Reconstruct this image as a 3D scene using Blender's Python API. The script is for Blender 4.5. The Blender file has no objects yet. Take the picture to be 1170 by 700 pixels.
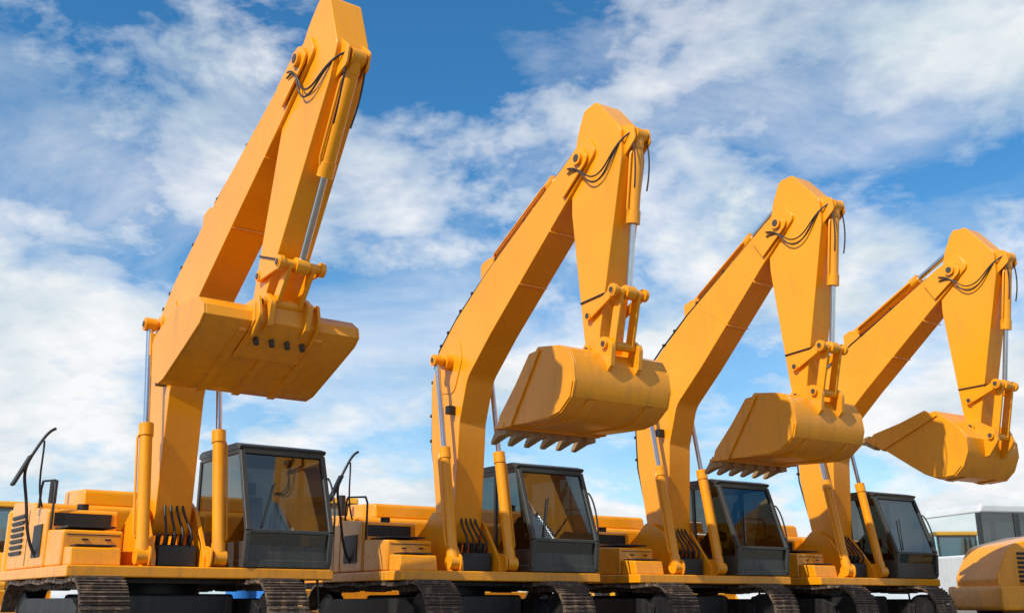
import bpy, bmesh, math, random
from mathutils import Vector, Matrix
random.seed(4)
R=math.radians
scene=bpy.context.scene
scene.view_settings.view_transform='Standard'
scene.view_settings.look='None'
scene.view_settings.exposure=0
# ------------------------------------------------------------ materials
def newmat(name):
    m=bpy.data.materials.new(name); m.use_nodes=True
    nt=m.node_tree; b=nt.nodes['Principled BSDF']
    return m,nt,b
def noise(nt,scale,detail=6,coord='Object',rough=.6,vec=None):
    tc=nt.nodes.new('ShaderNodeTexCoord'); n=nt.nodes.new('ShaderNodeTexNoise')
    n.inputs['Scale'].default_value=scale; n.inputs['Detail'].default_value=detail; n.inputs['Roughness'].default_value=rough
    nt.links.new(tc.outputs[coord] if vec is None else vec,n.inputs['Vector'])
    return n
def ramp(nt,src,stops):
    r=nt.nodes.new('ShaderNodeValToRGB'); e=r.color_ramp.elements
    e[0].position,e[0].color=stops[0][0],(*stops[0][1],1)
    e[1].position,e[1].color=stops[-1][0],(*stops[-1][1],1)
    for p,c in stops[1:-1]:
        x=e.new(p); x.color=(*c,1)
    nt.links.new(src,r.inputs[0]); return r
def mixc(nt,f,a,b):
    m=nt.nodes.new('ShaderNodeMix'); m.data_type='RGBA'; m.clamp_result=False
    for s,v in ((0,f),(6,a),(7,b)):
        if isinstance(v,(int,float)): m.inputs[s].default_value=v
        elif isinstance(v,tuple): m.inputs[s].default_value=(*v,1)
        else: nt.links.new(v,m.inputs[s])
    return m.outputs[2]
def mth(nt,op,a,b=None,clamp=False):
    m=nt.nodes.new('ShaderNodeMath'); m.operation=op; m.use_clamp=clamp
    for i,v in enumerate((a,b)):
        if v is None: continue
        if isinstance(v,(int,float)): m.inputs[i].default_value=v
        else: nt.links.new(v,m.inputs[i])
    return m.outputs[0]
def paint(name,col,dirt=.5,rough=.38,dcol=(.16,.10,.055),base_d=.13):
    m,nt,b=newmat(name)
    n1=noise(nt,.9,5); n2=noise(nt,9,8,rough=.7)
    c2=tuple(x*.88 for x in col)
    base=mixc(nt,ramp(nt,n1.outputs[0],[(.35,(0,0,0)),(.65,(1,1,1))]).outputs[0],col,c2)
    tc=nt.nodes.new('ShaderNodeTexCoord'); sp=nt.nodes.new('ShaderNodeSeparateXYZ'); nt.links.new(tc.outputs['Object'],sp.inputs[0])
    low=mth(nt,'MULTIPLY',mth(nt,'SUBTRACT',2.2,sp.outputs[2]),.35,True)
    low=mth(nt,'ADD',low,base_d)
    st=nt.nodes.new('ShaderNodeMapping'); st.inputs['Scale'].default_value=(5,5,.7); nt.links.new(tc.outputs['Object'],st.inputs[0])
    n3=noise(nt,1.6,7,vec=st.outputs[0])
    s=ramp(nt,n3.outputs[0],[(.5,(0,0,0)),(.75,(1,1,1))])
    s2=ramp(nt,n2.outputs[0],[(.52,(0,0,0)),(.85,(.7,.7,.7))])
    d=mth(nt,'MULTIPLY',mth(nt,'ADD',s.outputs[0],s2.outputs[0]),mth(nt,'MULTIPLY',low,dirt),True)
    nt.links.new(mixc(nt,d,base,dcol),b.inputs['Base Color'])
    nt.links.new(mth(nt,'ADD',mth(nt,'MULTIPLY',n2.outputs[0],.2),rough-.1),b.inputs['Roughness'])
    bp=nt.nodes.new('ShaderNodeBump'); bp.inputs['Strength'].default_value=.15; bp.inputs['Distance'].default_value=.02
    nb=noise(nt,2.2,3); nt.links.new(nb.outputs[0],bp.inputs['Height']); nt.links.new(bp.outputs[0],b.inputs['Normal'])
    return m
M_or=paint('machine_orange_paint',(.92,.342,.004),.8,.27)
M_ye=paint('machine_yellow_paint',(.86,.39,.012),.7,.4)
M_bk=paint('bucket_paint',(.90,.335,.005),1.6,.33,base_d=.18)
M_gr=paint('cab_grey_paint',(.038,.041,.037),.9,.42,(.15,.12,.09))
M_bl=paint('black_parts',(.012,.012,.013),.8,.5,(.09,.065,.045))
M_wh=paint('white_paint',(.62,.63,.62),.6,.4)
M_blue=paint('blue_plastic',(.02,.20,.62),.2,.4)
M_tr=paint('dusty_track_steel',(.075,.05,.036),2.0,.75,(.30,.19,.11))
def simple(name,col,rough,metal=0):
    m,nt,b=newmat(name); n=noise(nt,14,5)
    nt.links.new(mixc(nt,n.outputs[0],tuple(x*.8 for x in col),tuple(min(1,x*1.15) for x in col)),b.inputs['Base Color'])
    b.inputs['Roughness'].default_value=rough; b.inputs['Metallic'].default_value=metal; return m
M_ch=simple('chrome_rod',(.55,.57,.6),.18,1.0)
M_ho=simple('rubber_hose',(.012,.012,.012),.45)
M_se=simple('seat_fabric',(.03,.03,.032),.8)
M_ty=simple('tyre_rubber',(.02,.02,.02),.85)
M_teeth=simple('worn_steel',(.40,.24,.10),.55,.2)
M_pin=simple('greasy_pin_steel',(.10,.08,.06),.5,.5)
def glassmat(name,tint):
    m=bpy.data.materials.new(name); m.use_nodes=True; nt=m.node_tree
    nt.nodes.clear(); o=nt.nodes.new('ShaderNodeOutputMaterial'); mx=nt.nodes.new('ShaderNodeMixShader')
    t=nt.nodes.new('ShaderNodeBsdfTransparent'); t.inputs[0].default_value=(*tint,1)
    g=nt.nodes.new('ShaderNodeBsdfGlossy'); g.inputs['Roughness'].default_value=.03; g.inputs[0].default_value=(.85,.93,.92,1)
    f=nt.nodes.new('ShaderNodeFresnel'); f.inputs[0].default_value=1.6
    a=mth(nt,'ADD',f.outputs[0],.08,True)
    nt.links.new(a,mx.inputs[0]); nt.links.new(t.outputs[0],mx.inputs[1]); nt.links.new(g.outputs[0],mx.inputs[2]); nt.links.new(mx.outputs[0],o.inputs[0])
    return m
M_gl=glassmat('tinted_cab_glass',(.14,.17,.16))
# ------------------------------------------------------------ geometry helpers
def finish(name,bm,mat,parent,smooth=35,bevel=0):
    bmesh.ops.recalc_face_normals(bm,faces=bm.faces[:])
    me=bpy.data.meshes.new(name); bm.to_mesh(me); bm.free()
    me.materials.append(mat)
    for p in me.polygons: p.use_smooth=True
    me.set_sharp_from_angle(angle=R(smooth))
    ob=bpy.data.objects.new(name,me); scene.collection.objects.link(ob)
    if parent: ob.parent=parent
    if bevel:
        md=ob.modifiers.new('bevel','BEVEL'); md.width=bevel; md.segments=2; md.limit_method='ANGLE'; md.angle_limit=R(32); md.harden_normals=True
    return ob
def fillet(pts):
    out=[]; n=len(pts)
    for i,p in enumerate(pts):
        r=p[2] if len(p)>2 else 0
        P=Vector(p[:2])
        if r<=0: out.append(tuple(P)); continue
        A=(Vector(pts[i-1][:2])-P); B=(Vector(pts[(i+1)%n][:2])-P)
        a=A.normalized(); b=B.normalized(); ang=a.angle(b)
        t=min(r/math.tan(ang/2),A.length*.48,B.length*.48)
        p0=P+a*t; p2=P+b*t; k=7
        for j in range(k+1):
            s=j/k
            out.append(tuple((1-s)**2*p0+2*s*(1-s)*P+s*s*p2))
    return out
def prism(name,pts,y0,y1,mat,parent,bevel=.015,plan=False):
    pts=fillet(pts); bm=bmesh.new()
    f=(lambda p,h:(p[0],p[1],h)) if plan else (lambda p,h:(p[0],h,p[1]))
    a=[bm.verts.new(f(p,y0)) for p in pts]; b=[bm.verts.new(f(p,y1)) for p in pts]
    n=len(pts); bm.faces.new(a); bm.faces.new(b[::-1])
    for i in range(n): bm.faces.new((a[i],b[i],b[(i+1)%n],a[(i+1)%n]))
    return finish(name,bm,mat,parent,30,bevel)
def box(name,c0,c1,mat,parent,bevel=.012):
    return prism(name,[(c0[0],c0[2]),(c1[0],c0[2]),(c1[0],c1[2]),(c0[0],c1[2])],c0[1],c1[1],mat,parent,bevel)
def addcyl(bm,p,q,r,r2=None,n=20):
    p=Vector(p);q=Vector(q);d=q-p
    M=Matrix.Translation((p+q)/2)@d.to_track_quat('Z','Y').to_matrix().to_4x4()
    bmesh.ops.create_cone(bm,cap_ends=True,segments=n,radius1=r,radius2=r if r2 is None else r2,depth=d.length,matrix=M)
def cyl(name,p,q,r,mat,parent,r2=None,n=20,bevel=0):
    bm=bmesh.new(); addcyl(bm,p,q,r,r2,n); return finish(name,bm,mat,parent,35,bevel)
def cyls(name,lst,mat,parent,n=16):
    bm=bmesh.new()
    for l in lst: addcyl(bm,l[0],l[1],l[2],None,n)
    return finish(name,bm,mat,parent)
def addbar(bm,p,q,w,h,up=(0,1,0)):
    p=Vector(p);q=Vector(q);z=(q-p); L=z.length; z.normalize(); y=Vector(up); x=y.cross(z).normalized(); y=z.cross(x)
    vs=[]
    for t in (p,q):
        for sx,sy in ((-1,-1),(1,-1),(1,1),(-1,1)):
            vs.append(bm.verts.new(t+x*sx*w/2+y*sy*h/2))
    for f in ((0,1,2,3),(7,6,5,4),(0,4,5,1),(1,5,6,2),(2,6,7,3),(3,7,4,0)): bm.faces.new([vs[i] for i in f])
def bars(name,lst,mat,parent,bevel=.012):
    bm=bmesh.new()
    for l in lst: addbar(bm,*l)
    return finish(name,bm,mat,parent,30,bevel)
def quad(name,vs,mat,parent):
    bm=bmesh.new(); bm.faces.new([bm.verts.new(v) for v in vs]); return finish(name,bm,mat,parent)
def tube(name,pts,r,mat,parent,sm=True):
    cu=bpy.data.curves.new(name,'CURVE'); cu.dimensions='3D'; cu.bevel_depth=r; cu.bevel_resolution=3; cu.resolution_u=8
    s=cu.splines.new('NURBS' if sm else 'POLY'); s.points.add(len(pts)-1)
    for i,p in enumerate(pts): s.points[i].co=(*p,1)
    if sm: s.use_endpoint_u=True; s.order_u=min(4,len(pts))
    cu.materials.append(mat)
    ob=bpy.data.objects.new(name,cu); scene.collection.objects.link(ob); ob.parent=parent; return ob
def empty(name,loc,rz,sc=1):
    e=bpy.data.objects.new(name,None); scene.collection.objects.link(e); e.location=loc; e.rotation_euler=(0,0,rz); e.scale=(sc,)*3; return e

def cylinder_ram(name,p,q,frac,r,root,y):
    p=Vector((p[0],y,p[1])); q=Vector((q[0],y,q[1])); m=p.lerp(q,frac); d=(q-p).normalized()
    cyls(name+'_barrel',[(p+d*.08,m,r),(m-d*.16,m+d*.02,r*1.17),(p+d*.05,p+d*.2,r*1.1)],M_or,root)
    cyls(name+'_rod',[(m,q,r*.52)],M_ch,root)
    cyls(name+'_eyes',[((p.x,y-.09,p.z),(p.x,y+.09,p.z),r*1.25),((q.x,y-.08,q.z),(q.x,y+.08,q.z),r*1.15)],M_or,root)
    off=Vector((0,-1 if y<=0 else 1,0))*(r+.03)
    tube(name+'_pipe',[p+d*.25+off*.8,p+d*.3+off,m-d*.2+off,m-d*.08+off*.7],.018,M_or,root,False)

def make_track(root,yc,name):
    xa,xb,h,w=-2.15,1.35,.47,.6
    n=50; per=2*(xb-xa)+2*math.pi*h; bm=bmesh.new()
    for i in range(n):
        s=i/n*per
        if s<xb-xa: x,z,a=xa+s,2*h,0
        elif s<xb-xa+math.pi*h:
            t=(s-(xb-xa))/h; x,z,a=xb+h*math.sin(t),h+h*math.cos(t),-t
        elif s<2*(xb-xa)+math.pi*h: x,z,a=xb-(s-(xb-xa)-math.pi*h),0,math.pi
        else:
            t=(s-2*(xb-xa)-math.pi*h)/h; x,z,a=xa-h*math.sin(t),h-h*math.cos(t),math.pi-t
        if z==2*h: z-=.03*math.sin((x-xa)/(xb-xa)*math.pi*3)**2
        M=Matrix.Translation((x,yc,z+.02))@Matrix.Rotation(-a,4,'Y')
        bmesh.ops.create_cube(bm,size=1,matrix=M@Matrix.Diagonal((.185,w,.03,1)))
        for k in (-.06,0,.06):
            bmesh.ops.create_cube(bm,size=1,matrix=M@Matrix.Translation((k,0,.028))@Matrix.Diagonal((.016,w*.97,.035,1)))
        bmesh.ops.create_cube(bm,size=1,matrix=M@Matrix.Translation((0,0,-.05))@Matrix.Diagonal((.17,.2,.08,1)))
    finish(name+'_shoes',bm,M_tr,root)
    prism(name+'_frame',[(-2,.25),(1.2,.25),(1.2,.62),(.9,.74),(-1.7,.74),(-2,.62)],yc-.17,yc+.17,M_bl,root)
    l=[((xb,yc-.12,h),(xb,yc+.12,h),.36),((xa,yc-.1,h),(xa,yc+.1,h),.36)]
    for i in range(7): x=xa+.45+i*.45; l.append(((x,yc-.2,.17),(x,yc+.2,.17),.12))
    cyls(name+'_rollers',l,M_bl,root,24)

def make_bucket(root,T,ang,hw,bs=1,kind='dig'):
    ca,sa=math.cos(ang)*bs,math.sin(ang)*bs
    f=lambda p:(T[0]+p[0]*ca+p[1]*sa, T[1]-p[0]*sa+p[1]*ca)
    F=lambda L:[(*f(p),*(p[2:])) for p in L]
    if kind=='dig':
        outer=[(-.52,.04),(.10,.0),(.34,-.08),(.50,-.30),(.56,-.60),(.50,-.86),(.22,-1.10),(-.10,-1.18),(-.45,-1.20),(-.95,-1.22),(-1.58,-1.24)]
        back=[(-1.52,-1.08),(-1.12,-.62),(-.82,-.28)]
    else:
        outer=[(-.42,.10),(.22,.08),(.40,-.02),(.44,-.14),(.34,-.24),(-.10,-.46),(-.72,-.76),(-.92,-.80),(-1.10,-.74),(-1.30,-.30)]
        back=[(-1.25,-.20),(-.8,.0)]
    t=.045; inner=[]
    for i,p in enumerate(outer):
        a=Vector(outer[max(0,i-1)]);b=Vector(outer[min(len(outer)-1,i+1)]);d=(b-a).normalized()
        nrm=Vector((d.y,-d.x)); inner.append(tuple(Vector(p)+nrm*t))
    prism('bucket_shell',F(outer+inner[::-1]),-hw,hw,M_bk,root,.006)
    side=outer+back
    for s,nm in ((-1,'bucket_side_plate'),(1,'bucket_side_plate_b')):
        y0,y1=sorted((s*(hw+.002),s*(hw+.035)))
        prism(nm,F(side),y0,y1,M_bk,root,.006)
        if kind=='dig':
            y0,y1=sorted((s*(hw+.037),s*(hw+.065)))
            prism(nm+'_cutter',F([(-1.62,-1.27),(-1.2,-1.25),(-.72,-.50),(-.42,-.02),(-.72,-.06),(-1.1,-.55),(-1.56,-1.06)]),y0,y1,M_bk,root,.006)
            y0,y1=sorted((s*(hw+.037),s*(hw+.055)))
            prism(nm+'_wear',F([(.52,-.62),(.47,-.86),(.20,-1.08),(-.10,-1.16),(-.6,-1.19),(-.6,-1.05),(-.1,-1.0),(.18,-.88),(.36,-.66)]),y0,y1,M_bk,root,.004)
    if kind=='dig':
        prism('bucket_lip',F([(-1.40,-1.27),(-1.70,-1.28),(-1.70,-1.235),(-1.40,-1.18)]),-hw-.08,hw+.08,M_bk,root,.006)
        bm=bmesh.new()
        for i in range(6):
            y=-hw+.07+i*(2*hw-.14)/5
            A=[f(p) for p in ((-1.42,-1.36),(-1.45,-1.13),(-1.70,-1.18),(-1.98,-1.48),(-1.96,-1.52),(-1.66,-1.39))]
            v0=[bm.verts.new((p[0],y-.08+.04*(k in(3,4)),p[1])) for k,p in enumerate(A)]
            v1=[bm.verts.new((p[0],y+.08-.04*(k in(3,4)),p[1])) for k,p in enumerate(A)]
            bm.faces.new(v0); bm.faces.new(v1[::-1])
            for k in range(6): bm.faces.new((v0[k],v1[k],v1[(k+1)%6],v0[(k+1)%6]))
        finish('bucket_teeth',bm,M_teeth,root,30)
        for k,y in enumerate((-hw*.62,hw*.62)):
            prism('bucket_wear_strip_%d'%k,F([(.50,-.88),(.24,-1.12),(-.08,-1.205),(-.45,-1.225),(-1.4,-1.255),(-1.4,-1.2),(-.45,-1.17),(-.08,-1.14),(.24,-1.06)]),y-.07,y+.07,M_bk,root,.004)
        ear=[(-.18,-.04),(-.16,.10,.08),(.02,.16,.1),(.42,.20,.12),(.62,.05,.1),(.60,-.30),(.5,-.4),(.3,-.12)]; ep=(.45,.06)
    else:
        prism('bucket_edge',F([(-1.27,-.42),(-1.33,-.40),(-1.40,-.12),(-1.36,-.12)]),-hw-.05,hw+.05,M_bk,root,.004)
        for k,y in enumerate((-hw*.5,0,hw*.5)):
            prism('bucket_wear_strip_%d'%k,F([(.36,-.25),(-.09,-.485),(-.72,-.785),(-.92,-.825),(-.90,-.78),(-.70,-.74),(-.08,-.44),(.36,-.21)]),y-.05,y+.05,M_bk,root,.004)
        prism('coupler_plate',F([(.20,.10),(.46,.08,.04),(.50,-.14),(.32,-.30),(-.05,-.49),(-.05,-.44),(.30,-.25)]),-.42,.42,M_bk,root,.01)
        for k,y in enumerate((-.40,.36)):
            prism('coupler_rib_%d'%k,F([(.10,.10),(.50,.16,.06),(.60,-.10,.1),(.42,-.30),(-.1,-.50),(.2,-.2)]),y,y+.04,M_bk,root,.006)
        cyls('coupler_bolts',[(( *f((.30,-.30))[:1],y,f((.30,-.30))[1]),(f((.34,-.38))[0],y,f((.34,-.38))[1]),.035) for y in (-.3,-.1,.1,.3)],M_pin,root)
        ear=[(-.20,.06),(-.18,.12,.08),(.02,.17,.1),(.42,.22,.12),(.60,.10,.1),(.56,-.18),(.40,-.26),(.3,.0)]; ep=(.44,.10)
    for k,y in enumerate((-.24,.24)):
        prism('bucket_ear_%d'%k,F(ear),y-.035,y+.035,M_bk,root,.006)
    e=f(ep)
    cyls('bucket_pins',[((T[0],-.32,T[1]),(T[0],.32,T[1]),.07),((e[0],-.32,e[1]),(e[0],.32,e[1]),.065)],M_or,root)
    cyls('bucket_pin_ends',[((T[0],-.33,T[1]),(T[0],.33,T[1]),.045),((e[0],-.33,e[1]),(e[0],.33,e[1]),.04)],M_pin,root)
    return e

def build_excavator(loc,rz,P=(3.6,7.3),tip=(3.85,4.15),bang=0,hw=.66,bs=1,kind='dig'):
    root=empty('excavator',loc,rz)
    make_track(root,-1.2,'track_right'); make_track(root,1.2,'track_left')
    box('car_body',(-1.5,-.88,.42),(.7,.88,.80),M_bl,root,.05)
    cyl('swing_ring',(-.4,0,.8),(-.4,0,1.0),.72,M_bl,root,n=40)
    y0,y1=.83,2.20; DX=.14
    prism('deck_frame',[(-3.1,1.0),(1.02,1.0),(1.02,1.15),(-3.1,1.15)],-1.5,y1+.05,M_or,root,.02)
    box('deck_underside',(-2.9,-1.4,.93),(.7,1.95,.998),M_bl,root)
    prism('counterweight',[(-2.9,-1.5,.1),(-2.9,1.6,.1),(-3.55,1.5,.4),(-3.75,0,.3),(-3.55,-1.4,.4)],1.05,2.1,M_or,root,.05,True)
    prism('engine_hood',[(-2.88,1.152),(-1.35,1.152),(-1.35,2.1,.12),(-2.88,2.2,.1)],-1.46,1.6,M_or,root,.03)
    prism('hood_cover',[(-2.75,2.15),(-1.5,2.1),(-1.55,2.36,.1),(-2.7,2.42,.1)],-.75,.8,M_or,root,.04)
    bars('hood_seams',[((-1.345,-.5,1.2),(-1.345,-.5,2.0),.014,.006,(1,0,0)),((-1.62,-1.462,1.2),(-1.62,-1.462,2.0),.014,.006)],M_bl,root,.001)
    cyl('exhaust_pipe',(-2.4,-1.0,2.1),(-2.4,-1.0,2.55),.06,M_bl,root)
    bars('side_grille',[((-2.7,-1.47,1.4+i*.09),(-1.9,-1.47,1.4+i*.09),.05,.03) for i in range(7)],M_bl,root,.004)
    prism('fuel_tank',[(-1.33,1.152),(-.45,1.152),(-.45,1.95,.08),(-1.33,2.02,.08)],-1.47,-.5,M_or,root,.03)
    prism('tool_box',[(-.44,1.152),(.42,1.152),(.42,1.62,.05),(-.44,1.66,.05)],-1.45,-.66,M_or,root,.03)
    prism('step_box',[(.43,1.152),(.84,1.152),(.80,1.38,.04),(.43,1.40,.04)],-1.42,-.78,M_or,root,.02)
    box('step_tread',(-.35,-1.38,1.66),(.35,-.75,1.685),M_bl,root,.004)
    box('step_tread_low',(.47,-1.36,1.40),(.78,-.84,1.42),M_bl,root,.004)
    box('tank_front_panel',(-.455,-1.38,1.72),(-.44,-.6,1.9),M_bl,root,.003)
    box('tank_vent_panel',(-1.15,-1.485,1.3),(-.65,-1.472,1.75),M_bl,root,.003)
    bars('panel_latches',[((.424,-1.2,1.5),(.424,-1.12,1.5),.03,.02,(0,0,1)),((.424,-.9,1.5),(.424,-.82,1.5),.03,.02,(0,0,1))],M_bl,root,.003)
    bars('tool_box_seam',[((.423,-1.40,1.56),(.423,-.70,1.56),.012,.006,(1,0,0))],M_bl,root,.001)
    cyls('fuel_cap',[((-.7,-.95,1.97),(-.7,-.95,2.05),.08)],M_bl,root)
    prism('left_side_cover',[(-1.33,1.152),(-1.0,1.152),(-1.0,2.0,.05),(-1.33,2.08,.05)],.70,1.6,M_or,root,.02)
    for k,y in enumerate((-.36,.36)):
        prism('boom_bracket_%d'%k,[(-1.2,1.152),(.86,1.152),(.86,1.3,.1),(.35,1.95,.15),(-.05,2.15,.2),(-.35,1.9,.2),(-1.2,1.4)],y-.03,y+.03,M_or,root,.008)
        prism('cylinder_bracket_%d'%k,[(.55,1.152),(1.02,1.152,.1),(1.02,1.4,.12),(.75,1.45,.1)],y*1.16-.05,y*1.16-.02,M_or,root,.006)
    box('valve_block',(.3,-.27,1.152),(.72,.28,1.45),M_bl,root,.03)
    cyls('valve_spools',[((.5,-.22+i*.11,1.42),(.55,-.22+i*.11,1.6),.035) for i in range(5)],M_bl,root)
    for i in range(4):
        y=-.18+i*.12
        tube('base_hose_%d'%i,[(.6,y,1.4),(.78,y*1.1,1.5),(.70,y*.9,1.7),(.47,y*.8,1.85),(.42,y*.7,2.0)],.018,M_ho,root)
    # ---- boom
    px,pz=P
    d=Vector((px-.05,pz-4.55)).normalized(); nn=Vector((-d.y,d.x))
    top1=Vector((px,pz))+nn*.27; top2=Vector((px,pz))-nn*.27
    tip0=Vector((px,pz))+d*.3
    tc_=Vector((.35,5.32)).lerp(top1,.28)+nn*.06
    prof=[(-.10,1.62,.12),(.30,1.58,.15),(.42,1.9),(.54,3.55,.3),(.78,4.25,.5),(1.50,4.85,.5),(top2.x-d.x*.7,top2.y-d.y*.7,.4),(tip0.x-nn.x*.17,tip0.y-nn.y*.17,.12),(tip0.x+nn.x*.17,tip0.y+nn.y*.17,.12),(top1.x-d.x*.2,top1.y-d.y*.2,.3),(tc_.x,tc_.y,.6),(.35,5.32,.5),(-.24,4.85,.35),(-.44,4.3,.5),(-.40,3.2,.5)]
    prism('boom',prof,-.26,.26,M_or,root,.012)
    for k,y in enumerate((-.276,.262)):
        prism('boom_bend_plate_%d'%k,[(-.18,4.15,.2),(.35,4.05,.2),(.62,4.6,.2),(.5,5.05,.2),(.0,4.85,.2)],y,y+.014,M_or,root,.004)
    cyls('boom_bosses',[((.1,-.34,1.8),(.1,.34,1.8),.13),((.22,-.62,4.62),(.22,.62,4.62),.065),((.22,-.40,4.62),(.22,.40,4.62),.14),((px,-.36,pz),(px,.36,pz),.10)],M_or,root)
    cyls('boom_pin_ends',[((.22,-.63,4.62),(.22,.63,4.62),.042),((px,-.368,pz),(px,.368,pz),.06)],M_pin,root)
    for k,u0 in enumerate((.36,.68)):
        a=Vector((.35,5.32)).lerp(top1,u0)+nn*.02; b=Vector((1.5,4.85)).lerp(top2,u0-.03)
        bars('weld_seam_%d'%k,[((a.x,-.2615,a.y),(b.x,-.2615,b.y),.022,.006),((b.x,-.25,b.y-.003),(b.x,.25,b.y-.003),.01,.02,(0,0,1))],M_or,root,.002)
    seq=[(-.22,2.2),(-.48,3.2),(-.51,4.3),(-.29,4.93),(.32,5.40),(tc_.x+nn.x*.06,tc_.y+nn.y*.06)]
    seq.append((top1.x-d.x*.5+nn.x*.05,top1.y-d.y*.5+nn.y*.05))
    for k,y in enumerate((-.20,-.14,.14,.20)):
        tube('boom_pipe_%d'%k,[(a,y,b) for a,b in seq],.017,M_or if k%3 else M_ho,root,False)
    cl=[]
    for t in range(1,6):
        a=Vector(seq[t]);b=Vector(seq[min(t+1,6)])
        for s in (.15,.55):
            c=a.lerp(b,s); cl.append(((c.x,-.24,c.y),(c.x,-.1,c.y),.05,.05,(0,0,1)))
    bars('pipe_clamps',cl,M_bl,root,.004)
    for k,y in enumerate((-.53,.53)):
        cylinder_ram('boom_ram_%d'%k,(.88,1.28),(.22,4.62),.54,.088,root,y)
    box('work_lamp',(.3,-.40,3.7),(.42,-.27,3.84),M_bl,root,.01)
    # ---- stick
    S=Vector(P); U=(Vector(tip)-S); L=U.length; U.normalize(); V=Vector((-U.y,U.x))
    if V.x<0: V=-V
    g=lambda u,v:tuple(S+U*u+V*v)
    G=lambda pts:[(*g(p[0],p[1]),*(p[2:])) for p in pts]
    prism('stick',G([(-.78,.06,.12),(-.80,.36,.12),(-.15,.88,.2),(.3,.86,.3),(L-.25,.20,.2),(L+.12,.12,.1),(L+.12,-.12,.1),(L-.25,-.17,.2),(.75,-.34,.4),(.1,-.30,.3),(-.45,-.12,.3)]),-.215,.215,M_or,root,.012)
    for k,y in enumerate((-.31,.28)):
        prism('boom_fork_%d'%k,[(px-d.x*.6+nn.x*.2,pz-d.y*.6+nn.y*.2),(px+d.x*.1+nn.x*.2,pz+d.y*.1+nn.y*.2,.15),(px+d.x*.2-nn.x*.17,pz+d.y*.2-nn.y*.17,.15),(px-d.x*.6-nn.x*.2,pz-d.y*.6-nn.y*.2)],y,y+.03,M_or,root,.006)
    a=Vector((1.25,5.95))+nn*.22; q=Vector(g(-.62,.14))
    for k,y in enumerate((-.14,.10)):
        prism('arm_ram_bracket_%d'%k,[(1.0,5.6),(1.6,5.95),(a.x+.12,a.y+.1,.08),(a.x-.15,a.y+.05,.08)],y,y+.04,M_or,root,.005)
    cylinder_ram('arm_ram',tuple(a),tuple(q),.62,.095,root,0.0)
    for k,y in enumerate((-.14,.11)):
        prism('arm_ram_clevis_%d'%k,G([(-.5,-.1),(-.85,.05,.08),(-.8,.28,.08),(-.4,.3)]),y,y+.03,M_or,root,.005)
    e=make_bucket(root,tip,bang,hw,bs,kind)
    rp=g(-.02,1.0); rq=g(L-.72,.60)
    for k,y in enumerate((-.15,.12)):
        prism('bucket_ram_lug_%d'%k,G([(-.25,.75),(-.12,1.08,.08),(.1,1.1,.08),(.3,.8)]),y,y+.03,M_or,root,.005)
    cylinder_ram('bucket_ram',rp,rq,.56,.085,root,0.0)
    hp=g(L-.50,.02)
    lk=[]
    for y in (-.26,.26): lk.append(((hp[0],y,hp[1]),(rq[0],y,rq[1]),.13,.035))
    for y in (-.15,.15): lk.append(((rq[0],y,rq[1]),(e[0],y,e[1]),.15,.05))
    bars('tipping_links',lk,M_or,root,.01)
    cyls('link_pins',[((hp[0],-.29,hp[1]),(hp[0],.29,hp[1]),.065),((rq[0],-.31,rq[1]),(rq[0],.31,rq[1]),.06),((rq[0],-.3,rq[1]),(rq[0],-.24,rq[1]),.09),((rq[0],.24,rq[1]),(rq[0],.3,rq[1]),.09)],M_or,root)
    cyls('link_pin_ends',[((hp[0],-.298,hp[1]),(hp[0],.298,hp[1]),.04),((rq[0],-.318,rq[1]),(rq[0],.318,rq[1]),.04)],M_pin,root)
    b0=g(L-.75,-.20); b1=g(L-.75,.36)
    bars('stick_clamp_band',[((b0[0],-.225,b0[1]),(b1[0],-.225,b1[1]),.022,.02),((b1[0],-.225,b1[1]),(b1[0],.225,b1[1]),.02,.022,(0,0,1))],M_bl,root,.003)
    for k in range(2):
        y=-.27
        c=g(.40+.10*k,.12); c2=g(.42+.10*k,.55); e0=g(.02,.84)
        tube('stick_hose_%d'%k,[(px-d.x*.3,y-.06,pz-d.y*.3+.08*k),(px+.02,y-.07,pz-.12),(c[0],y,c[1]),(c2[0],y,c2[1]),(e0[0],y+.02,e0[1]),(rp[0]+.03,-.12,rp[1]+.03)],.012,M_ho,root)
    for k in range(2):
        t0=g(-.1,1.0); t1=g(.8,.98); mm=g(.35,1.11)
        tube('ram_hose_%d'%k,[(t0[0],.12-.24*k,t0[1]),(mm[0],.14-.28*k,mm[1]),(t1[0],.11-.22*k,t1[1])],.012,M_ho,root)
    # ---- cab
    A0=(.86+DX,1.20); A1=(.90+DX,1.66); A2=(.47+DX,2.84); B=(-.98,2.84); B0=(-.98,1.2); m0=(-.08,1.2); m1=(-.08,2.84)
    w=.085; L2=[]
    for y in (y0+.04,y1-.04):
        for p,q in ((A0,A1),(A1,A2),(A2,B),(B,B0),(m0,m1)): L2.append(((p[0],y,p[1]),(q[0],y,q[1]),w,.08))
    for p in (A2,B): L2.append(((p[0],y0+.04,p[1]),(p[0],y1-.04,p[1]),.09,.08,(0,0,1)))
    L2.append(((A1[0],y0+.04,A1[1]),(A1[0],y1-.04,A1[1]),.05,.06,(0,0,1)))
    bars('cab_frame',L2,M_gr,root,.015)
    box('cab_base',(-1.0,y0,1.153),(.88+DX,y1,1.27),M_gr,root,.02)
    prism('cab_roof',[(-1.04,2.865),(.50+DX,2.865),(.54+DX,2.92,.03),(.34+DX,2.97,.05),(-.94,2.98,.06),(-1.04,2.94,.04)],y0-.01,y1+.01,M_gr,root,.035)
    box('roof_hatch',(-.6,y0+.25,2.98),(.1,y1-.25,3.0),M_gr,root,.012)
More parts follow.
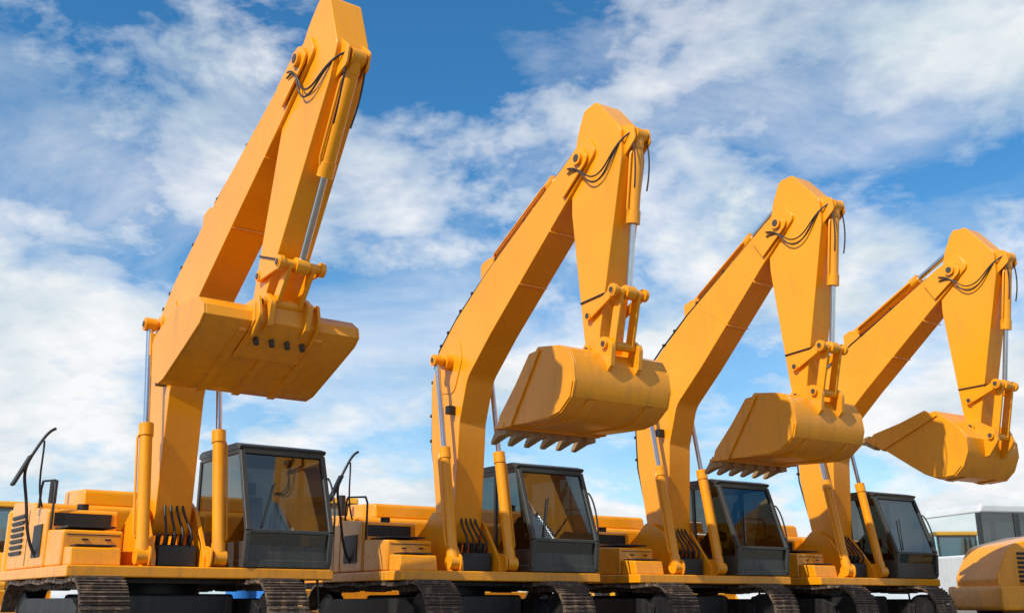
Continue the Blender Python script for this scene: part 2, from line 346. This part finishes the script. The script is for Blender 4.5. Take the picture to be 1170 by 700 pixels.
    for k,y in enumerate((y0+.012,y1-.03)):
        prism('cab_lower_panel_%d'%k,[(-.94,1.25),(-.12,1.25),(-.12,1.72),(-.94,1.72)],y,y+.018,M_gr,root,.004)
        prism('door_lower_panel_%d'%k,[(-.05,1.25),(.84+DX,1.25),(.86+DX,1.52,.1),(-.05,1.52)],y,y+.018,M_gr,root,.004)
        yy=y+.009
        quad('side_glass_front_%d'%k,[(-.05,yy,1.52),(.84+DX,yy,1.52),(.87+DX,yy,1.66),(.45+DX,yy,2.82),(-.05,yy,2.82)],M_gl,root)
        quad('side_glass_rear_%d'%k,[(-.95,yy,1.72),(-.12,yy,1.72),(-.12,yy,2.82),(-.95,yy,2.82)],M_gl,root)
    box('cab_front_panel',(.835+DX,y0+.08,1.26),(.865+DX,y1-.08,1.47),M_gr,root,.006)
    quad('lower_front_glass',[(.86+DX,y0+.08,1.46),(.86+DX,y1-.08,1.46),(.885+DX,y1-.08,1.64),(.885+DX,y0+.08,1.64)],M_gl,root)
    quad('windscreen',[(.895+DX,y0+.08,1.68),(.895+DX,y1-.08,1.68),(.485+DX,y1-.08,2.81),(.485+DX,y0+.08,2.81)],M_gl,root)
    quad('rear_glass',[(-.97,y0+.08,1.8),(-.97,y1-.08,1.8),(-.97,y1-.08,2.8),(-.97,y0+.08,2.8)],M_gl,root)
    box('cab_rear_panel',(-.99,y0+.08,1.26),(-.96,y1-.08,1.8),M_gr,root,.006)
    bars('wiper',[((.905+DX,y0+.25,1.72),(.68+DX,y0+.5,2.38),.02,.02)],M_bl,root,.003)
    yc=(y0+y1)/2
    prism('operator_seat',[(-.7,1.45,.05),(-.1,1.42,.08),(-.08,1.58,.08),(-.5,1.62,.05),(-.62,2.3,.06),(-.74,2.3,.06)],yc-.26,yc+.26,M_se,root,.04)
    prism('seat_headrest',[(-.62,2.32,.04),(-.60,2.52,.04),(-.72,2.52,.04),(-.74,2.32,.04)],yc-.13,yc+.13,M_se,root,.03)
    box('seat_pedestal',(-.6,yc-.2,1.27),(-.2,yc+.2,1.45),M_bl,root)
    for k,s in enumerate((-1,1)):
        box('side_console_%d'%k,(-.55,yc+s*.42-.08,1.27),(.1,yc+s*.42+.08,1.72),M_bl,root,.03)
        cyls('joystick_%d'%k,[((.02,yc+s*.42,1.72),(.05,yc+s*.42,1.95),.02),((.05,yc+s*.42,1.9),(.055,yc+s*.42,2.0),.035)],M_bl,root)
    box('monitor',(.45,y0+.12,1.8),(.5,y0+.3,1.98),M_bl,root)
    cyls('travel_levers',[((.45,yc-.08,1.27),(.5,yc-.08,1.95),.015),((.45,yc+.08,1.27),(.5,yc+.08,1.95),.015)],M_bl,root)
    # rails and mirror
    tube('front_handrail',[(-.42,-1.42,1.66),(-.42,-1.42,2.25),(-.50,-1.42,2.35),(-1.2,-1.42,2.4),(-1.28,-1.42,2.3),(-1.28,-1.42,2.0)],.018,M_bl,root,False)
    tube('cab_handrail',[(.9,y1+.0,1.5),(1.1,y1+.06,1.6),(.92,y1+.06,2.4),(.78,y1,2.5)],.016,M_bl,root)
    tube('mirror_arm_right',[(-.9,-1.46,1.3),(-.9,-1.62,1.5),(-.9,-1.66,2.1),(-.9,-1.80,2.5),(-.9,-1.62,2.85),(-.9,-1.50,3.1),(-.9,-1.40,3.14)],.022,M_bl,root)
    tube('mirror_brace',[(-.9,-1.46,2.0),(-.9,-1.58,2.3),(-.9,-1.52,2.7),(-.9,-1.54,2.95)],.014,M_bl,root)
    bars('mirror_right',[((-.88,-1.90,2.28),(-.88,-1.70,2.72),.05,.15,(1,0,0))],M_bl,root,.015)
    bars('cab_step',[((.3,2.16,.62),(.8,2.16,.62),.05,.05),((.3,2.14,.62),(.3,2.10,1.0),.03,.03),((.8,2.14,.62),(.8,2.10,1.0),.03,.03)],M_bl,root,.004)
    return root

PH=R(-57)
build_excavator((-5.05,15.1,0),PH+R(3.5),P=(4.46,7.13),tip=(3.42,4.08),bang=R(4),hw=.98,bs=1.05,kind='clean')
build_excavator((-.95,17.45,0),PH,P=(4.02,6.96),tip=(4.12,4.04),bang=R(5),hw=.80,bs=.84)
build_excavator((2.9,19.9,0),PH,P=(3.60,7.0),tip=(3.72,3.94),bang=R(5),hw=.78,bs=.84)
build_excavator((6.7,22.25,0),PH,P=(3.78,6.86),tip=(3.80,3.80),bang=R(36),hw=.76,bs=.93)

# ------------------------------------------------------------ wheel loaders
def build_loader(loc,rz,mat,sc=1):
    r=empty('wheel_loader',loc,rz,sc)
    prism('engine_hood',[(-3.4,.8,.15),(-3.45,1.3,.3),(-3.05,2.0,.5),(-2.0,2.25,.4),(-1.0,2.3,.05),(-1.0,.8)],-.85,.85,mat,r,.12)
    prism('rear_counterweight',[(-3.55,.55,.1),(-3.55,1.1,.1),(-2.9,1.1),(-2.9,.55)],-1.1,1.1,mat,r,.06)
    bars('hood_grille',[((-2.9,-.86,1.2+i*.1),(-1.9,-.86,1.2+i*.1),.06,.03) for i in range(7)],M_bl,r,.004)
    box('chassis',(-3.0,-.55,.6),(1.6,.55,1.0),M_bl,r,.03)
    prism('cab_lower',[(-1.0,1.0),(.45,1.0),(.55,1.7),(-1.0,1.7)],-.75,.75,mat,r,.04)
    L=[]
    for y in (-.7,.7):
        for p,q in (((.5,1.7),(.35,3.1)),((-.95,1.7),(-.9,3.1)),((-.3,1.7),(-.3,3.1))): L.append(((p[0],y,p[1]),(q[0],y,q[1]),.09,.08))
    bars('cab_posts',L,M_bl,r)
    for k,y in enumerate((-.7,.7)): quad('cab_side_glass_%d'%k,[(-.92,y,1.7),(.48,y,1.7),(.35,y,3.1),(-.9,y,3.1)],M_gl,r)
    quad('cab_windscreen',[(.5,-.7,1.7),(.5,.7,1.7),(.36,.7,3.1),(.36,-.7,3.1)],M_gl,r)
    prism('cab_roof',[(-1.05,3.1),(.5,3.1),(.45,3.26,.05),(-1.0,3.26,.05)],-.8,.8,mat,r,.04)
    prism('front_frame',[(.6,.8),(1.7,.6),(1.7,1.1),(1.2,1.9,.1),(.8,1.9,.1)],-.35,.35,mat,r,.03)
    for k,y in enumerate((-.5,.42)):
        prism('lift_arm_%d'%k,[(1.0,1.6,.1),(1.1,1.85,.1),(2.2,1.5,.3),(2.95,.55,.05),(2.8,.4,.05),(2.0,1.15,.3)],y,y+.08,mat,r,.01)
    o=[(2.95,.95),(2.85,.6),(2.95,.3),(3.2,.12),(3.95,.08)]
    i_=[(3.95,.12),(3.22,.17),(3.0,.33),(2.91,.6),(3.0,.93)]
    prism('bucket_shell',o+i_,-1.25,1.25,mat,r,.006)
    for k,y in enumerate((-1.28,1.252)): prism('bucket_side_%d'%k,o+[(3.2,.6)],y,y+.028,mat,r,.004)
    for k,(x,y) in enumerate(((-2.1,-1.0),(-2.1,1.0),(1.15,-1.0),(1.15,1.0))):
        c=cyl('tyre_%d'%k,(x,y-.25,.72),(x,y+.25,.72),.72,M_ty,r,n=36,bevel=.08)
        bm=bmesh.new()
        for j in range(24):
            a=j/24*2*math.pi
            M=Matrix.Translation((x,y,.72))@Matrix.Rotation(a,4,'Y')@Matrix.Translation((0,0,.72))@Matrix.Rotation(.5,4,'Z')@Matrix.Diagonal((.06,.46,.05,1))
            bmesh.ops.create_cube(bm,size=1,matrix=M)
        finish('tread_%d'%k,bm,M_ty,r)
        cyl('rim_%d'%k,(x,y-.27,.72),(x,y+.27,.72),.36,mat,r,n=28,bevel=.02)
    return r
build_loader((13.1,23.2,0),R(8),M_or,.92)
build_loader((-13.9,28,0),R(-60),M_ye)
build_loader((-4.9,27,0),R(-64),M_ye)
build_loader((-2.0,32,0),R(-58),M_ye)
build_loader((5.0,38,0),R(-60),M_ye)

# ------------------------------------------------------------ bus
def build_bus(loc,rz,sc=1):
    r=empty('parked_bus',loc,rz,sc)
    prism('body',[(-5.5,.45,.1),(5.5,.45,.1),(5.5,1.75),(-5.5,1.75)],-1.25,1.25,M_wh,r,.06)
    prism('roof',[(-5.4,2.75),(5.4,2.75),(5.3,3.0,.15),(-5.3,3.0,.15)],-1.22,1.22,M_wh,r,.08)
    L=[]
    for i in range(11):
        x=-5.4+i*10.8/10
        for y in (-1.2,1.2): L.append(((x,y,1.75),(x,y,2.76),.14,.06,(0,1,0)))
    bars('pillars',L,M_gr,r)
    for k,y in enumerate((-1.19,1.19)):
        quad('window_band_%d'%k,[(-5.4,y,1.75),(5.4,y,1.75),(5.4,y,2.76),(-5.4,y,2.76)],M_gl,r)
    for k,x in enumerate((-5.42,5.42)): quad('end_glass_%d'%k,[(x,-1.15,1.75),(x,1.15,1.75),(x,1.15,2.76),(x,-1.15,2.76)],M_gl,r)
    box('interior_seats',(-5,-1.0,1.5),(5,1.0,2.05),M_se,r,.05)
    for k,x in enumerate((-3.4,3.2)):
        for s in (-1,1): cyl('wheel_%d_%d'%(k,s+1),(x,s*1.0,.5),(x,s*1.28,.5),.5,M_ty,r,n=28,bevel=.03)
build_bus((18.8,32,0),R(12),1.12)
for bx,by in ((-5.35,21.0),(-4.65,21.4),(-5.0,22.1)):
    dr=empty('blue_barrel',(bx,by,0),0)
    cyls('drum_body',[((0,0,0),(0,0,.95),.30),((0,0,.3),(0,0,.34),.32),((0,0,.62),(0,0,.66),.32),((0,0,.93),(0,0,.97),.32)],M_blue,dr,28)

# ------------------------------------------------------------ ground
m,nt,b=newmat('compacted_gravel_ground')
n1=noise(nt,.25,8); n2=noise(nt,9,10,rough=.75)
c=mixc(nt,n1.outputs[0],(.16,.125,.09),(.27,.22,.17)); c=mixc(nt,ramp(nt,n2.outputs[0],[(.35,(0,0,0)),(.7,(1,1,1))]).outputs[0],c,(.12,.10,.08))
nt.links.new(c,b.inputs['Base Color']); b.inputs['Roughness'].default_value=.95
bp=nt.nodes.new('ShaderNodeBump'); bp.inputs['Strength'].default_value=.6; bp.inputs['Distance'].default_value=.04
nt.links.new(n2.outputs[0],bp.inputs['Height']); nt.links.new(bp.outputs[0],b.inputs['Normal'])
quad('ground',[(-1500,-300,0),(1500,-300,0),(1500,3000,0),(-1500,3000,0)],m,None)

# ------------------------------------------------------------ world
SUN_EL=R(42); sd=Vector((-.66,-.75,0)).normalized()
w=bpy.data.worlds.new('World'); scene.world=w; w.use_nodes=True; nt=w.node_tree
bg=nt.nodes['Background']; bg.inputs[1].default_value=.115
sky=nt.nodes.new('ShaderNodeTexSky'); sky.sky_type='NISHITA'; sky.sun_disc=False
sky.sun_elevation=SUN_EL; sky.sun_rotation=math.atan2(sd.x,sd.y); sky.air_density=1.0; sky.dust_density=.3; sky.ozone_density=3.0
tc=nt.nodes.new('ShaderNodeTexCoord'); sp=nt.nodes.new('ShaderNodeSeparateXYZ'); nt.links.new(tc.outputs['Generated'],sp.inputs[0])
zz=mth(nt,'ADD',mth(nt,'MAXIMUM',sp.outputs[2],0.0),.36)
cx=nt.nodes.new('ShaderNodeCombineXYZ')
nt.links.new(mth(nt,'DIVIDE',sp.outputs[0],zz),cx.inputs[0]); nt.links.new(mth(nt,'DIVIDE',sp.outputs[1],zz),cx.inputs[1]); nt.links.new(mth(nt,'MULTIPLY',sp.outputs[2],1.2),cx.inputs[2])
def wn(scale,det,rough,dist,off,sc=(1,1,1)):
    mp=nt.nodes.new('ShaderNodeMapping'); mp.inputs['Location'].default_value=off; mp.inputs['Scale'].default_value=sc
    nt.links.new(cx.outputs[0],mp.inputs[0]); n=noise(nt,scale,det,rough=rough,vec=mp.outputs[0]); n.inputs['Distortion'].default_value=dist; return n.outputs[0]
big=wn(2.9,12,.56,.15,(1.3,2.1,0)); wisp=wn(1.9,11,.62,.5,(5.2,.4,2)); shade=wn(4.5,8,.6,.1,(2.2,1.1,4)); puff=wn(4.2,12,.60,.15,(3.2,8.1,1))
horiz=mth(nt,'SUBTRACT',1.0,mth(nt,'DIVIDE',sp.outputs[2],.5),True)
cb=mth(nt,'ADD',big,mth(nt,'MULTIPLY',horiz,.15))
m1=ramp(nt,cb,[(.505,(0,0,0)),(.56,(.5,.5,.5)),(.66,(1,1,1))])
m3=ramp(nt,mth(nt,'ADD',puff,mth(nt,'MULTIPLY',horiz,.06)),[(.54,(0,0,0)),(.60,(.35,.35,.35)),(.72,(1,1,1))])
m2=ramp(nt,mth(nt,'ADD',wisp,mth(nt,'MULTIPLY',horiz,.08)),[(.46,(0,0,0)),(.72,(.75,.75,.75))])
mask=mth(nt,'MAXIMUM',mth(nt,'MAXIMUM',m1.outputs[0],m3.outputs[0]),m2.outputs[0])
hz=mth(nt,'MULTIPLY',mth(nt,'POWER',mth(nt,'SUBTRACT',1.0,mth(nt,'DIVIDE',sp.outputs[2],.42),True),1.6),.65)
mask=mth(nt,'MAXIMUM',mask,hz)
skyc=nt.nodes.new('ShaderNodeMix'); skyc.data_type='RGBA'; skyc.blend_type='MULTIPLY'; skyc.inputs[0].default_value=1; skyc.clamp_result=False
nt.links.new(sky.outputs[0],skyc.inputs[6]); skyc.inputs[7].default_value=(.40,1.05,1.34,1)
cc=ramp(nt,shade,[(.32,(.62,.74,.82)),(.58,(.98,.99,1.0))])
cs=nt.nodes.new('ShaderNodeVectorMath'); cs.operation='SCALE'; cs.inputs['Scale'].default_value=8.4; nt.links.new(cc.outputs[0],cs.inputs[0])
nt.links.new(mixc(nt,mask,skyc.outputs[2],cs.outputs[0]),bg.inputs[0])

ld=bpy.data.lights.new('sun','SUN'); ld.energy=4.6; ld.angle=R(.5); ld.color=(1,.96,.88)
lo=bpy.data.objects.new('sun',ld); scene.collection.objects.link(lo)
dirv=Vector((sd.x*math.cos(SUN_EL),sd.y*math.cos(SUN_EL),math.sin(SUN_EL)))
lo.rotation_euler=dirv.to_track_quat('Z','Y').to_euler()
# ------------------------------------------------------------ camera
cd=bpy.data.cameras.new('camera'); co=bpy.data.objects.new('camera',cd); scene.collection.objects.link(co)
cd.lens=36; cd.sensor_width=36; cd.clip_end=6000; co.location=(0,0,.71); co.rotation_euler=(R(106),0,0)
scene.camera=co
